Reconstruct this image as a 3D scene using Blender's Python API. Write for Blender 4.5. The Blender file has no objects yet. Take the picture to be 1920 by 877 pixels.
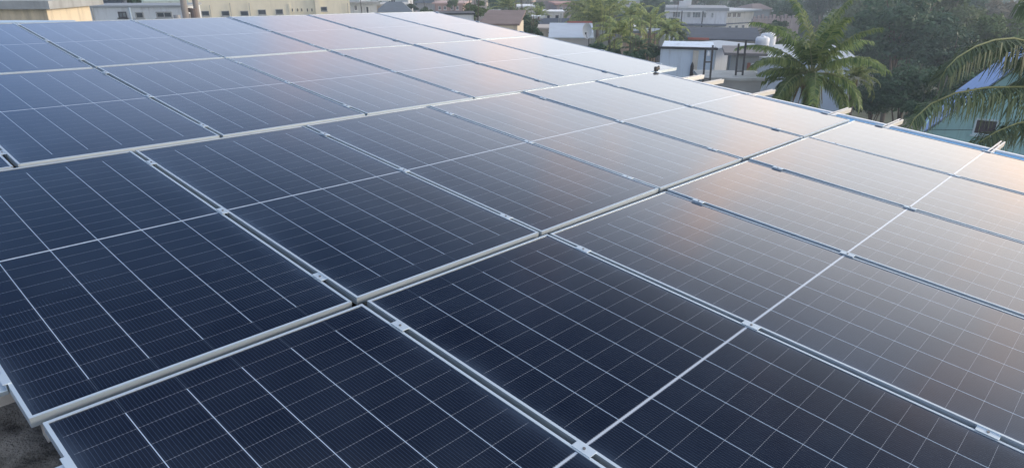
import bpy, math, random
import numpy as np
from mathutils import Matrix, Vector

# ------------------------------------------------------------------ camera, light
sc = bpy.context.scene
COL = sc.collection
R = math.radians
FPX = 1280.7            # focal length in pixels of a 1920 px wide picture
CAM = Vector((0, 0, 15.0))
PITCH = R(23.5)
cd = bpy.data.cameras.new('camera'); cam = bpy.data.objects.new('camera', cd); COL.objects.link(cam)
cam.location = CAM; cam.rotation_euler = (math.pi/2 - PITCH, 0, 0)
cd.sensor_width = 36; cd.lens = 36*FPX/1920; cd.shift_y = 61.7/1920
cd.clip_start = 0.05; cd.clip_end = 3000
sc.camera = cam
sc.render.resolution_x = 1024; sc.render.resolution_y = 467

SUN_EL, SUN_AZ = R(9), R(82)        # azimuth clockwise from +Y (the view direction)
w = bpy.data.worlds.new('World'); sc.world = w; w.use_nodes = True
nt = w.node_tree; N = nt.nodes; L = nt.links
bg = N['Background']; bg.inputs['Strength'].default_value = 0.12
sky = N.new('ShaderNodeTexSky'); sky.sky_type = 'NISHITA'; sky.sun_disc = False
sky.sun_elevation = SUN_EL; sky.sun_rotation = SUN_AZ; sky.air_density = 1.0; sky.dust_density = 2.5; sky.ozone_density = 2.0
tc = N.new('ShaderNodeTexCoord')
def wn(t, **k):
    n = N.new(t)
    for a, b in k.items(): setattr(n, a, b)
    return n
def wmath(op, a, b=None, clamp=False):
    n = N.new('ShaderNodeMath'); n.operation = op; n.use_clamp = clamp
    for i, s in enumerate((a, b)):
        if s is None: continue
        if isinstance(s, (int, float)): n.inputs[i].default_value = s
        else: L.new(s, n.inputs[i])
    return n.outputs[0]
sep = N.new('ShaderNodeSeparateXYZ'); L.new(tc.outputs['Generated'], sep.inputs[0])
dx, dy, dz = sep.outputs
# clouds projected on a high layer
den = wmath('ADD', wmath('MAXIMUM', dz, 0.0), 0.12)
cmb = N.new('ShaderNodeCombineXYZ'); L.new(wmath('DIVIDE', dx, den), cmb.inputs[0]); L.new(wmath('DIVIDE', dy, den), cmb.inputs[1])
noi = N.new('ShaderNodeTexNoise'); noi.inputs['Scale'].default_value = 0.62; noi.inputs['Detail'].default_value = 5; noi.inputs['Roughness'].default_value = 0.5
L.new(cmb.outputs[0], noi.inputs['Vector'])
cr = N.new('ShaderNodeValToRGB'); cr.color_ramp.elements[0].position = 0.44; cr.color_ramp.elements[1].position = 0.68
L.new(noi.outputs['Fac'], cr.inputs[0])
# bright veil of cloud low in the sky towards the hidden sun (azimuth 75), thinning to blue on the other side
hl = wmath('MAXIMUM', wmath('SQRT', wmath('ADD', wmath('MULTIPLY', dx, dx), wmath('MULTIPLY', dy, dy))), 0.05)
ca = wmath('DIVIDE', wmath('ADD', wmath('MULTIPLY', dx, math.sin(R(75))), wmath('MULTIPLY', dy, math.cos(R(75)))), hl)
noi2 = N.new('ShaderNodeTexNoise'); noi2.inputs['Scale'].default_value = 1.6; noi2.inputs['Detail'].default_value = 4
L.new(cmb.outputs[0], noi2.inputs['Vector'])
nz = wmath('SUBTRACT', wmath('ADD', wmath('MULTIPLY', noi.outputs['Fac'], 0.6), wmath('MULTIPLY', noi2.outputs['Fac'], 0.4)), 0.5); nz2 = wmath('SUBTRACT', noi2.outputs['Fac'], 0.5)
back = wmath('MULTIPLY', wmath('MAXIMUM', wmath('MULTIPLY', dy, -1.0), 0.0), 0.55)  # unseen sky behind the camera brightened, added fill for camera-facing sides
f_ = wmath('ADD', wmath('ADD', wmath('ADD', wmath('MULTIPLY', ca, 0.70), 0.53), back), wmath('MULTIPLY', nz, 0.55), True)
dzn = wmath('MAXIMUM', wmath('ADD', dz, wmath('MULTIPLY', nz2, 0.06)), 0.0)
W_ = wmath('ADD', wmath('MULTIPLY', f_, 0.175), 0.265)
e_ = wmath('EXPONENT', wmath('MULTIPLY', wmath('POWER', wmath('DIVIDE', dzn, W_), 4.5), -1.0))
veil = wmath('MULTIPLY', f_, e_, True)
warm = wmath('MULTIPLY', wmath('SUBTRACT', wmath('ADD', ca, wmath('MULTIPLY', nz2, 0.5)), 0.55, True), 1.8, True)
warm = wmath('MULTIPLY', warm, wmath('SUBTRACT', 1.0, wmath('MULTIPLY', dz, 1.9), True))
cm3 = N.new('ShaderNodeCombineXYZ'); L.new(wmath('MULTIPLY', wmath('DIVIDE', dx, hl), 4.2), cm3.inputs[0]); L.new(wmath('MULTIPLY', wmath('DIVIDE', dy, hl), 4.2), cm3.inputs[1]); L.new(wmath('MULTIPLY', dz, 3.0), cm3.inputs[2])
noi3 = N.new('ShaderNodeTexNoise'); noi3.inputs['Scale'].default_value = 1.5; noi3.inputs['Detail'].default_value = 4; L.new(cm3.outputs[0], noi3.inputs['Vector'])
pinkn = wmath('MULTIPLY', wmath('SUBTRACT', noi3.outputs['Fac'], 0.50, True), 4.5, True)   # peach cloud towers in the veil
def mixc(fac, a, b):
    n = N.new('ShaderNodeMix'); n.data_type = 'RGBA'
    if isinstance(fac, (int, float)): n.inputs[0].default_value = fac
    else: L.new(fac, n.inputs[0])
    for i, s in ((6, a), (7, b)):
        if isinstance(s, tuple): n.inputs[i].default_value = (*s, 1)
        else: L.new(s, n.inputs[i])
    return n.outputs[2]
rmp = N.new('ShaderNodeValToRGB'); L.new(dz, rmp.inputs[0]); el = rmp.color_ramp.elements
STOPS = [(0.0, (.15, .38, .74)), (0.26, (.09, .29, .75)), (0.42, (.11, .21, .43)), (0.60, (.02, .055, .18)), (0.72, (.06, .12, .30)), (0.84, (.65, .75, .92)), (1.0, (1., 1., 1.))]
el[0].position, el[0].color = STOPS[0][0], (*STOPS[0][1], 1); el[1].position, el[1].color = STOPS[-1][0], (*STOPS[-1][1], 1)
for p_, c_ in STOPS[1:-1]: q_ = el.new(p_); q_.color = (*c_, 1)
K = 1/0.12
def scale_(c, k):
    n = N.new('ShaderNodeVectorMath'); n.operation = 'SCALE'; L.new(c, n.inputs[0]); n.inputs['Scale'].default_value = k; return n.outputs[0]
zen = wmath('ADD', wmath('MULTIPLY', wmath('SUBTRACT', dz, 0.80, True), 7.0, True), 1.0)   # unseen sky overhead brightened further, added fill for walls and frames
zs = N.new('ShaderNodeVectorMath'); zs.operation = 'SCALE'; L.new(scale_(rmp.outputs[0], K), zs.inputs[0]); L.new(zen, zs.inputs['Scale'])
base = mixc(0.12, zs.outputs[0], sky.outputs[0])
SK_VEIL = (1.66*K, 1.70*K, 1.76*K); SK_PINK = (2.35*K, 1.80*K, 1.48*K); SK_WARM = (2.45*K, 1.95*K, 1.52*K)
vc = mixc(pinkn, SK_VEIL, SK_PINK); vc = mixc(warm, vc, SK_WARM)
base = mixc(veil, base, vc)
L.new(base, bg.inputs['Color'])

sl = bpy.data.lights.new('sun', 'SUN'); so = bpy.data.objects.new('sun', sl); COL.objects.link(so)
sl.energy = 2.7; sl.angle = R(12); sl.color = (1.0, 0.83, 0.66)
so.rotation_euler = (math.pi/2 - SUN_EL, 0, math.pi - SUN_AZ)   # light comes from azimuth SUN_AZ
sc.view_settings.view_transform = 'Standard'; sc.view_settings.look = 'None'
sc.view_settings.exposure = 0.20; sc.view_settings.gamma = 1.0
sc.view_settings.use_curve_mapping = False

# ------------------------------------------------------------------ helpers
rng = np.random.default_rng(7)
random.seed(7)
def tag(o, label=None, cat=None, group=None, kind=None):
    if label: o['label'] = label
    if cat: o['category'] = cat
    if group: o['group'] = group
    if kind: o['kind'] = kind
    return o
def empty(name, loc=(0, 0, 0), rz=0, mat=None):
    o = bpy.data.objects.new(name, None); COL.objects.link(o); o.empty_display_size = 0.2
    if mat is not None: o.matrix_world = mat
    else:
        o.location = loc; o.rotation_euler = (0, 0, rz)
    return o
def copy_tree(o, parent=None):
    c = o.copy(); COL.objects.link(c); c.parent = parent
    for ch in list(o.children): copy_tree(ch, c)
    return c
class MB:
    def __init__(s): s.v = []; s.f = []; s.m = []
    def quad(s, a, b, c, d, m=0):
        i = len(s.v); s.v += [tuple(a), tuple(b), tuple(c), tuple(d)]; s.f.append((i, i+1, i+2, i+3)); s.m.append(m)
    def tri(s, a, b, c, m=0):
        i = len(s.v); s.v += [tuple(a), tuple(b), tuple(c)]; s.f.append((i, i+1, i+2)); s.m.append(m)
    def box(s, lo, hi, m=0):
        x0, y0, z0 = lo; x1, y1, z1 = hi; i = len(s.v)
        s.v += [(x0,y0,z0),(x1,y0,z0),(x1,y1,z0),(x0,y1,z0),(x0,y0,z1),(x1,y0,z1),(x1,y1,z1),(x0,y1,z1)]
        for f in ((0,3,2,1),(4,5,6,7),(0,1,5,4),(1,2,6,5),(2,3,7,6),(3,0,4,7)):
            s.f.append(tuple(i+k for k in f)); s.m.append(m)
    def prism(s, poly, z0, z1, m=0):
        n = len(poly); i = len(s.v)
        zb = z0 if callable(z0) else (lambda p: z0); zt = z1 if callable(z1) else (lambda p: z1)
        s.v += [(p[0], p[1], zb(p)) for p in poly] + [(p[0], p[1], zt(p)) for p in poly]
        s.f.append(tuple(i+k for k in range(n))[::-1]); s.m.append(m)
        s.f.append(tuple(i+n+k for k in range(n))); s.m.append(m)
        for k in range(n):
            s.f.append((i+k, i+(k+1) % n, i+n+(k+1) % n, i+n+k)); s.m.append(m)
    def extr(s, prof, axis, a, b, m=0):
        """closed profile (list of 2D) extruded along axis 0 or 1; profile coords are (other, z)"""
        n = len(prof); i = len(s.v)
        for t in (a, b):
            for p in prof: s.v.append((t, p[0], p[1]) if axis == 0 else (p[0], t, p[1]))
        for k in range(n):
            s.f.append((i+k, i+(k+1) % n, i+n+(k+1) % n, i+n+k)); s.m.append(m)
        s.f.append(tuple(i+k for k in range(n))[::-1]); s.m.append(m)
        s.f.append(tuple(i+n+k for k in range(n))); s.m.append(m)
    def tube(s, pts, r, n=8, m=0, cap=True):
        pts = [Vector(p) for p in pts]; i = len(s.v)
        rs = r if isinstance(r, (list, tuple)) else [r]*len(pts)
        for k, p in enumerate(pts):
            d = (pts[min(k+1, len(pts)-1)] - pts[max(k-1, 0)]).normalized()
            a = d.orthogonal().normalized() if k == 0 else (pa - d*pa.dot(d)).normalized()
            pa = a; b = d.cross(a)
            for j in range(n):
                t = 2*math.pi*j/n; s.v.append(tuple(p + (a*math.cos(t) + b*math.sin(t))*rs[k]))
        for k in range(len(pts)-1):
            for j in range(n):
                s.f.append((i+k*n+j, i+k*n+(j+1) % n, i+(k+1)*n+(j+1) % n, i+(k+1)*n+j)); s.m.append(m)
        if cap:
            s.f.append(tuple(i+j for j in range(n))[::-1]); s.m.append(m)
            s.f.append(tuple(i+(len(pts)-1)*n+j for j in range(n))); s.m.append(m)
    def mesh(s, name, mats, smooth=False):
        me = bpy.data.meshes.new(name); me.from_pydata(s.v, [], s.f)
        for mt in (mats if isinstance(mats, (list, tuple)) else [mats]): me.materials.append(mt)
        me.polygons.foreach_set('material_index', s.m)
        if smooth: me.polygons.foreach_set('use_smooth', [True]*len(s.f))
        me.update(); return me
    def build(s, name, mats, parent=None, smooth=False, bevel=0):
        o = bpy.data.objects.new(name, s.mesh(name, mats, smooth)); COL.objects.link(o); o.parent = parent
        if bevel:
            b = o.modifiers.new('bevel', 'BEVEL'); b.width = bevel; b.segments = 2; b.limit_method = 'ANGLE'
        return o

# ---------- materials
def new_mat(name):
    m = bpy.data.materials.new(name); m.use_nodes = True
    return m, m.node_tree, m.node_tree.nodes['Principled BSDF']
def ns(nt, t, **k):
    n = nt.nodes.new(t)
    for a, b in k.items(): n.inputs[a].default_value = b
    return n
_mc = {}
def mat(name, col, rough=0.8, metal=0.0, var=0.12, scale=1.5, bump=0.0, stain=0.0, spec=0.5, coord='Object', stretch=(1, 1, 1)):
    key = (name, col)
    if key in _mc: return _mc[key]
    m, t, b = new_mat(name)
    tcn = ns(t, 'ShaderNodeTexCoord'); mp = ns(t, 'ShaderNodeMapping'); mp.inputs['Scale'].default_value = stretch
    t.links.new(tcn.outputs[coord], mp.inputs[0])
    n1 = ns(t, 'ShaderNodeTexNoise', Scale=scale, Detail=6.0, Roughness=0.6); t.links.new(mp.outputs[0], n1.inputs['Vector'])
    mx = t.nodes.new('ShaderNodeMix'); mx.data_type = 'RGBA'
    if var >= 0.3:
        mr_ = ns(t, 'ShaderNodeMapRange'); mr_.inputs[1].default_value = 0.36; mr_.inputs[2].default_value = 0.64; t.links.new(n1.outputs['Fac'], mr_.inputs[0]); t.links.new(mr_.outputs[0], mx.inputs[0])
    else: t.links.new(n1.outputs['Fac'], mx.inputs[0])
    mx.inputs[6].default_value = (*[c*(1-var*1.6) for c in col], 1); mx.inputs[7].default_value = (*[min(1, c*(1+var*1.6)) for c in col], 1)
    out = mx.outputs[2]
    if stain > 0:
        mp2 = ns(t, 'ShaderNodeMapping'); mp2.inputs['Scale'].default_value = (1.2, 1.2, 0.18); t.links.new(tcn.outputs[coord], mp2.inputs[0])
        n2 = ns(t, 'ShaderNodeTexNoise', Scale=2.2, Detail=8.0, Roughness=0.65); t.links.new(mp2.outputs[0], n2.inputs['Vector'])
        rp = ns(t, 'ShaderNodeValToRGB'); rp.color_ramp.elements[0].position = 0.5; rp.color_ramp.elements[1].position = 0.75
        t.links.new(n2.outputs['Fac'], rp.inputs[0])
        ml = ns(t, 'ShaderNodeMath'); ml.operation = 'MULTIPLY'; ml.inputs[1].default_value = stain; t.links.new(rp.outputs[0], ml.inputs[0])
        m2 = t.nodes.new('ShaderNodeMix'); m2.data_type = 'RGBA'; t.links.new(ml.outputs[0], m2.inputs[0])
        t.links.new(out, m2.inputs[6]); m2.inputs[7].default_value = (0.12, 0.11, 0.10, 1); out = m2.outputs[2]
    t.links.new(out, b.inputs['Base Color'])
    b.inputs['Roughness'].default_value = rough; b.inputs['Metallic'].default_value = metal; b.inputs['Specular IOR Level'].default_value = spec
    if bump:
        bp = ns(t, 'ShaderNodeBump', Strength=bump, Distance=0.02); n3 = ns(t, 'ShaderNodeTexNoise', Scale=scale*12, Detail=5.0)
        t.links.new(tcn.outputs[coord], n3.inputs['Vector']); t.links.new(n3.outputs['Fac'], bp.inputs['Height']); t.links.new(bp.outputs[0], b.inputs['Normal'])
    _mc[key] = m
    return m
def wallm(col, stain=0.5): return mat('painted_wall', col, 0.85, var=0.06, scale=0.6, stain=stain)

M_alu = mat('anodised_aluminium', (0.62, 0.71, 0.77), 0.5, 0.85, var=0.03, scale=3, stretch=(1, 1, 1))
M_rail = mat('mill_aluminium', (0.80, 0.79, 0.76), 0.42, 0.7, var=0.05, scale=8)
M_bolt = mat('bolt_steel', (0.25, 0.24, 0.23), 0.4, 0.9, var=0.1)
M_back = mat('backsheet', (0.6, 0.6, 0.6), 0.7)

# ---------- solar glass
def glass_material():
    m, t, b = new_mat('solar_glass')
    lk = t.links.new
    uv = ns(t, 'ShaderNodeUVMap'); uv.uv_map = 'metres'
    sp = ns(t, 'ShaderNodeSeparateXYZ'); lk(uv.outputs[0], sp.inputs[0])
    X, Y = sp.outputs[0], sp.outputs[1]     # metres from the panel centre
    def M(op, a, b_=None, c=None, clamp=False):
        n = t.nodes.new('ShaderNodeMath'); n.operation = op; n.use_clamp = clamp
        for i, s in enumerate((a, b_, c)):
            if s is None: continue
            if isinstance(s, (int, float)): n.inputs[i].default_value = s
            else: lk(s, n.inputs[i])
        return n.outputs[0]
    def near(coord, period, half, off=0.0):     # 1 within half of a multiple of the period
        return M('LESS_THAN', M('PINGPONG', M('ADD', coord, 1000*period + off), period/2) if False else M('ABSOLUTE', M('SUBTRACT', M('FLOORED_MODULO', M('ADD', coord, off + period/2), period), period/2)), half)
    aX, aY = M('ABSOLUTE', X), M('ABSOLUTE', Y)
    PX, PY = 0.1868, 0.0934
    C0 = 0.0062                                # half of the centre strip
    col = M('MULTIPLY', near(X, PX, 0.0014), M('LESS_THAN', aX, 2.5*PX))
    inner = M('LESS_THAN', aY, C0 + 11*PY)
    y2 = M('SUBTRACT', aY, C0)
    rowl = near(y2, PY, 0.00065)
    rowl = M('MULTIPLY', rowl, M('MULTIPLY', M('LESS_THAN', aX, 3*PX - 0.018), M('LESS_THAN', aY, C0 + 11.3*PY)))
    centre = M('MULTIPLY', M('LESS_THAN', aY, C0 - 0.0016), M('LESS_THAN', aX, 0.553))
    bus = near(X, PX/16, 0.00055, PX/32)
    margin = M('MAXIMUM', M('GREATER_THAN', aX, 3*PX - 0.004), M('GREATER_THAN', aY, C0 + 12*PY - 0.001))
    bus = M('MULTIPLY', bus, M('SUBTRACT', 1.0, margin))
    info = ns(t, 'ShaderNodeObjectInfo')
    tco = ns(t, 'ShaderNodeTexCoord')
    # cell tone shifts a little from cell to cell
    fx = M('FLOOR', M('DIVIDE', X, PX)); fy = M('FLOOR', M('DIVIDE', Y, PY))
    cb = ns(t, 'ShaderNodeCombineXYZ'); lk(fx, cb.inputs[0]); lk(fy, cb.inputs[1]); lk(info.outputs['Random'], cb.inputs[2])
    wnn = ns(t, 'ShaderNodeTexWhiteNoise'); lk(cb.outputs[0], wnn.inputs['Vector'])
    def mx(fac, a, bb):
        n = t.nodes.new('ShaderNodeMix'); n.data_type = 'RGBA'
        if isinstance(fac, (int, float)): n.inputs[0].default_value = fac
        else: lk(fac, n.inputs[0])
        for i, s in ((6, a), (7, bb)):
            if isinstance(s, tuple): n.inputs[i].default_value = (*s, 1)
            else: lk(s, n.inputs[i])
        return n.outputs[2]
    cell = mx(wnn.outputs['Value'], (0.0016, 0.0034, 0.0085), (0.0028, 0.0050, 0.0110))
    cell = mx(M('MULTIPLY', info.outputs['Random'], 0.6), cell, (0.0065, 0.0070, 0.013))
    c = mx(M('MULTIPLY', bus, 0.5), cell, (0.06, 0.085, 0.12))
    # row gaps: faint dotted line, brighter where ribbons cross
    dots = near(X, PX/16, 0.0030, PX/32)
    c = mx(M('MULTIPLY', rowl, M('ADD', 0.30, M('MULTIPLY', dots, 0.40))), c, (0.42, 0.45, 0.49))
    colF = M('MULTIPLY', col, M('ADD', 0.10, M('MULTIPLY', inner, 0.90)))
    c = mx(colF, c, (0.40, 0.51, 0.64))
    c = mx(centre, c, (0.48, 0.54, 0.61))
    # dust and dried drops, plus per-panel lightening painted in for reflected sheen
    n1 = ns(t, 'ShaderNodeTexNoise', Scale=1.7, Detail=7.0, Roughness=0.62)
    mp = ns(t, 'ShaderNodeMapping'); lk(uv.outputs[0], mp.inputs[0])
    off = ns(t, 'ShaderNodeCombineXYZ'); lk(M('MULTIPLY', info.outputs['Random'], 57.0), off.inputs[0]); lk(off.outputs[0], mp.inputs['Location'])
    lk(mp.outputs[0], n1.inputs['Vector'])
    n2 = ns(t, 'ShaderNodeTexNoise', Scale=42.0, Detail=3.0, Roughness=0.6); lk(mp.outputs[0], n2.inputs['Vector'])
    n3 = ns(t, 'ShaderNodeTexVoronoi', Scale=9.0); lk(mp.outputs[0], n3.inputs['Vector'])
    d1 = M('MULTIPLY', M('SUBTRACT', n1.outputs['Fac'], 0.40, clamp=True), 0.09)
    edge = M('MULTIPLY', M('POWER', M('DIVIDE', aX, 0.567), 22.0), M('MULTIPLY', M('ADD', n1.outputs['Fac'], -0.26, clamp=True), 0.60))
    drops = M('MULTIPLY', M('MULTIPLY', M('LESS_THAN', n3.outputs['Distance'], 0.05), M('GREATER_THAN', n2.outputs['Fac'], 0.5)), 0.05)
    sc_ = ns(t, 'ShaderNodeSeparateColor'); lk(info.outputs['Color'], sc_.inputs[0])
    sheen = M('MULTIPLY', sc_.outputs[0], M('ADD', 0.45, n1.outputs['Fac']))
    dust_sheen = M('ADD', M('ADD', M('ADD', d1, sheen), edge), M('MULTIPLY', drops, 0.6), clamp=True)
    c = mx(dust_sheen, c, (0.30, 0.42, 0.60))
    lk(c, b.inputs['Base Color'])
    b.inputs['IOR'].default_value = 1.52
    rr = M('ADD', 0.07, M('MULTIPLY', n1.outputs['Fac'], 0.06)); lk(rr, b.inputs['Roughness'])
    b.inputs['Specular IOR Level'].default_value = 0.38
    b.inputs['Coat Weight'].default_value = 0.45; b.inputs['Coat IOR'].default_value = 1.5; lk(rr, b.inputs['Coat Roughness'])
    # faint waviness
    nb = ns(t, 'ShaderNodeTexNoise', Scale=1.1, Detail=2.0); lk(mp.outputs[0], nb.inputs['Vector'])
    bp = ns(t, 'ShaderNodeBump', Strength=0.12, Distance=0.02); lk(nb.outputs['Fac'], bp.inputs['Height']); lk(bp.outputs[0], b.inputs['Normal'])
    return m
M_glass = glass_material()

# ------------------------------------------------------------------ the plane of the array
pc = (-1.4058, -2.0277, 1.4392); yaw, pit, rol = -0.8576, 1.1024, 0.1004
Rp = Matrix.Rotation(yaw, 3, 'Z') @ Matrix.Rotation(pit, 3, 'X') @ Matrix.Rotation(rol, 3, 'Z')   # camera axes -> plane axes
Rcw = Matrix.Rotation(math.pi/2 - PITCH, 3, 'X')
A = Rcw @ Rp.transposed()
PM = Matrix.Translation(CAM - A @ Vector(pc)) @ A.to_4x4()        # plane coords -> world
def pw(u, v, z=0): return PM @ Vector((u, v, z))
UDIR = A @ Vector((1, 0, 0)); VDIR = A @ Vector((0, 1, 0)); print('u', UDIR, 'v', VDIR, 'n', A @ Vector((0, 0, 1)))

def P(x, y, d):
    """world point seen at pixel x, y of the 1920 px photo, d metres ahead"""
    v = Rcw @ Vector(((x-960)/FPX, -(y-500.2)/FPX, -1)); return CAM + v*(d/v.y)

# ------------------------------------------------------------------ roof under the array
bz = lambda uvz: None
def world_poly(pts, z): return [pw(u, v, z) for u, v in pts]
roof_pts = [(-4.5, -5.5), (6.35, -5.5), (6.22, -1.4), (5.92, 2.1), (5.62, 5.6), (5.5, 7.35), (-4.5, 7.35)]
ROOFZ = -0.24
M_roofc = mat('weathered_concrete', (0.12, 0.115, 0.105), 0.9, var=0.6, scale=9.0, bump=1.0, stain=0.25)
mb = MB(); top = world_poly(roof_pts, ROOFZ); n = len(top)
mb.v = [tuple(p) for p in top] + [(p.x, p.y, 0.0) for p in top]
mb.f.append(tuple(range(n))); mb.m.append(0)
for k in range(n): mb.f.append((k, k+n, (k+1) % n + n, (k+1) % n)); mb.m.append(1)
o = mb.build('house', [M_roofc, wallm((0.55, 0.60, 0.62))]); 
hs = empty('roof_building'); tag(hs, 'concrete house roof carrying the tilted solar array', 'building')
o.name = 'roof_slab'; o.parent = hs
# blue painted kerb with white cap along the right roof edge
kerb = MB()
def kerb_run(pts, w0, w1, z0, z1, mb, m):
    for (a, b) in zip(pts[:-1], pts[1:]):
        d = (Vector(b)-Vector(a)).normalized(); nrm = Vector((-d.y, d.x))*-1
        q = [Vector(a)+nrm*w0, Vector(b)+nrm*w0, Vector(b)+nrm*w1, Vector(a)+nrm*w1]
        mb.prism([(p.x, p.y) for p in q], z0, z1, m)
E_ = [(5.62, 5.6), (5.91, 2.1), (6.055, -0.1), (6.10, -1.4), (6.18, -3.4)][::-1]
M_blue = mat('blue_paint', (0.10, 0.36, 0.66), 0.55, var=0.12, scale=5)
M_white = mat('white_paint', (0.78, 0.80, 0.80), 0.5, var=0.05, scale=5)
kb = MB(); kerb_run(E_, -0.09, 0.075, ROOFZ, -0.062, kb, 0)
ko = kb.build('kerb_face', M_blue, hs); ko.matrix_world = PM
kb = MB(); kerb_run(E_, 0.077, 0.125, ROOFZ, -0.045, kb, 0)
ko = kb.build('kerb_cap', M_white, hs); ko.matrix_world = PM
kb = MB()
kb.prism([(-4.4, 7.22), (0.2, 7.22), (1.2, 7.02), (1.2, 7.16), (0.2, 7.35), (-4.4, 7.35)], ROOFZ, -0.03, 0)
kl = kb.build('parapet', mat('pale_blue_parapet', (0.42, 0.56, 0.70), 0.6, var=0.08), hs); kl.matrix_world = PM

# ------------------------------------------------------------------ panels
PW, PL, TH, RIM = 1.132, 2.267, 0.035, 0.0115
def panel_proto():
    root = empty('solar_panel')
    f = MB(); hw, hl = PW/2, PL/2
    def prof(s):      # C section: lip, wall, foot; s = inward direction
        return [(0, -TH), (0, 0), (s*RIM, 0), (s*RIM, -0.0025), (s*0.002, -0.0025), (s*0.002, -TH+0.002), (s*0.03, -TH+0.002), (s*0.03, -TH)]
    for sx in (-1, 1):
        pr = [(sx*hw + p[0], p[1]) for p in prof(-sx)]
        f.extr(pr, 1, -hl, hl)
    for sy in (-1, 1):
        pr = [(sy*hl + p[0], p[1]) for p in prof(-sy)]
        i0 = len(f.v); f.extr(pr, 0, -hw+0.0021, hw-0.0021)
        # keep the short bars' lip 0.3 mm lower so no faces coincide at the corner
        for k in range(i0, len(f.v)):
            x, y, z = f.v[k]
            if z > -0.001: f.v[k] = (x, y, z-0.0003)
            elif z < -TH+0.001: f.v[k] = (x, y, z+0.0003)
    f.build('frame', M_alu, root)
    g = MB(); gx, gy = hw-0.003, hl-0.003
    g.box((-gx, -gy, -0.0068), (gx, gy, -0.0028))
    go = g.build('glass', M_glass, root); me = go.data
    ul = me.uv_layers.new(name='metres')
    for lp in me.loops:
        c = me.vertices[lp.vertex_index].co; ul.data[lp.index].uv = (c.x, c.y)
    return root
proto = panel_proto()
PU, PV = 1.1566, 2.3035
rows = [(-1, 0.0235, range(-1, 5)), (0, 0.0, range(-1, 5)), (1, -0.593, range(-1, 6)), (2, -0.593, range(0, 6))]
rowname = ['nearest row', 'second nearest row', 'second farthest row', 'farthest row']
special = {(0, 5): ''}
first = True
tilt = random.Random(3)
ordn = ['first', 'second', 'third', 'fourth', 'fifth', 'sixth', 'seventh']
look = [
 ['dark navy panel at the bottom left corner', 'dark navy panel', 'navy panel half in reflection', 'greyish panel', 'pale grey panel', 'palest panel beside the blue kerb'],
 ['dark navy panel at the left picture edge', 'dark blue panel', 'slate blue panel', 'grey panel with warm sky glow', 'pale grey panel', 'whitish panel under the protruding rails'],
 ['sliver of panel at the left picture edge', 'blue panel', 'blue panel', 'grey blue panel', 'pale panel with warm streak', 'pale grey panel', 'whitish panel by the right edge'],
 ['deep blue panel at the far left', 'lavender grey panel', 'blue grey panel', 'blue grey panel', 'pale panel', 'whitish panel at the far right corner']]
for ri, (r, du, ks) in enumerate(rows):
    for ci, k in enumerate(ks):
        o = proto if first else copy_tree(proto); first = False
        u = (k+0.5)*PU + du; v = (r+0.5)*PV
        T = Matrix.Translation((u, v, 0)) @ Matrix.Rotation(R(tilt.uniform(-.28, .28)), 4, 'X') @ Matrix.Rotation(R(tilt.uniform(-.32, .32)), 4, 'Y')
        o.matrix_world = PM @ T
        tag(o, f'{look[ri][ci]}, {ordn[ci]} in {rowname[ri]}', 'solar panel', 'framed solar panels of the rooftop array')
        del T
        sheen = {(0, 2): .040, (0, 3): .030, (0, 4): .025, (1, 2): .024, (1, 3): .026, (2, 3): .02}.get((ri, ci), tilt.uniform(.001, .010))  # sheen of differently reflecting glass painted as a lighter tint, panel by panel
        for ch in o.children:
            if ch.name.startswith('glass'): ch.color = (sheen, sheen, sheen, 1)

# ------------------------------------------------------------------ rails with clamps
def rail(u0, u1, v, label, joints, end_left=None, end_right=None, z=-TH):
    root = empty('mounting_rail', mat=PM @ Matrix.Translation((0, v, z)))
    tag(root, label, 'rail', 'aluminium rails under the panels')
    H, Wd, t_ = 0.045, 0.042, 0.003; hw = Wd/2
    prof = [(-hw, -H), (hw, -H), (hw, -0.0005), (0.008, -0.0005), (0.008, -0.004), (hw-t_, -0.004), (hw-t_, -H+t_), (-hw+t_, -H+t_), (-hw+t_, -0.004), (-0.008, -0.004), (-0.008, -0.0005), (-hw, -0.0005)]
    m = MB(); m.extr(prof, 0, u0, u1); m.build('channel', M_rail, root)
    def clamp(u, kind):
        c = MB()
        top = -z
        if kind == 0:
            hwid = 0.0185
            c.box((u-hwid, -0.037, top+0.0004), (u+hwid, 0.037, top+0.0026))
            c.box((u-0.0095, -0.034, top-0.034), (u-0.0070, 0.034, top+0.0005)); c.box((u+0.0070, -0.034, top-0.034), (u+0.0095, 0.034, top+0.0005))
        else:
            s = kind
            c.box((u-0.012 if s < 0 else u-0.012, -0.035, top+0.0006), (u+0.012, 0.035, top+0.004))
            c.box((u+s*0.002 if s > 0 else u-0.040, -0.035, -0.0), (u+0.040 if s > 0 else u-0.002, 0.035, top*0.45))
            c.box((u+s*0.002 if s > 0 else u-0.005, -0.035, top*0.45), (u+0.005 if s > 0 else u-0.002, 0.035, top+0.0005))
        co = c.build('mid_clamp' if kind == 0 else 'end_clamp', M_alu, root, bevel=0.0008)
        b = MB(); uu = u if kind == 0 else u+kind*0.022; zb = top+0.0026 if kind == 0 else top*0.45
        b.tube([(uu, 0, zb+0.0002), (uu, 0, zb+0.0030)], 0.0055, 6); b.build('bolt', M_bolt, co)
    for u in joints: clamp(u, 0)
    if end_left is not None: clamp(end_left, -1)
    if end_right is not None: clamp(end_right, 1)
    # feet under the rail
    u = u0 + 0.18
    while u < u1 - 0.2:
        ft = MB(); ft.box((u-0.03, -0.025, ROOFZ - z), (u+0.03, -0.0215, -0.01)); ft.box((u-0.03, -0.0755, ROOFZ - z), (u+0.03, -0.0255, ROOFZ - z + 0.005))
        ft.build('foot', M_rail, root); u += 1.3
    return root
def joints(du, ks): return [k*PU + du for k in list(ks)[1:]]
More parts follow.
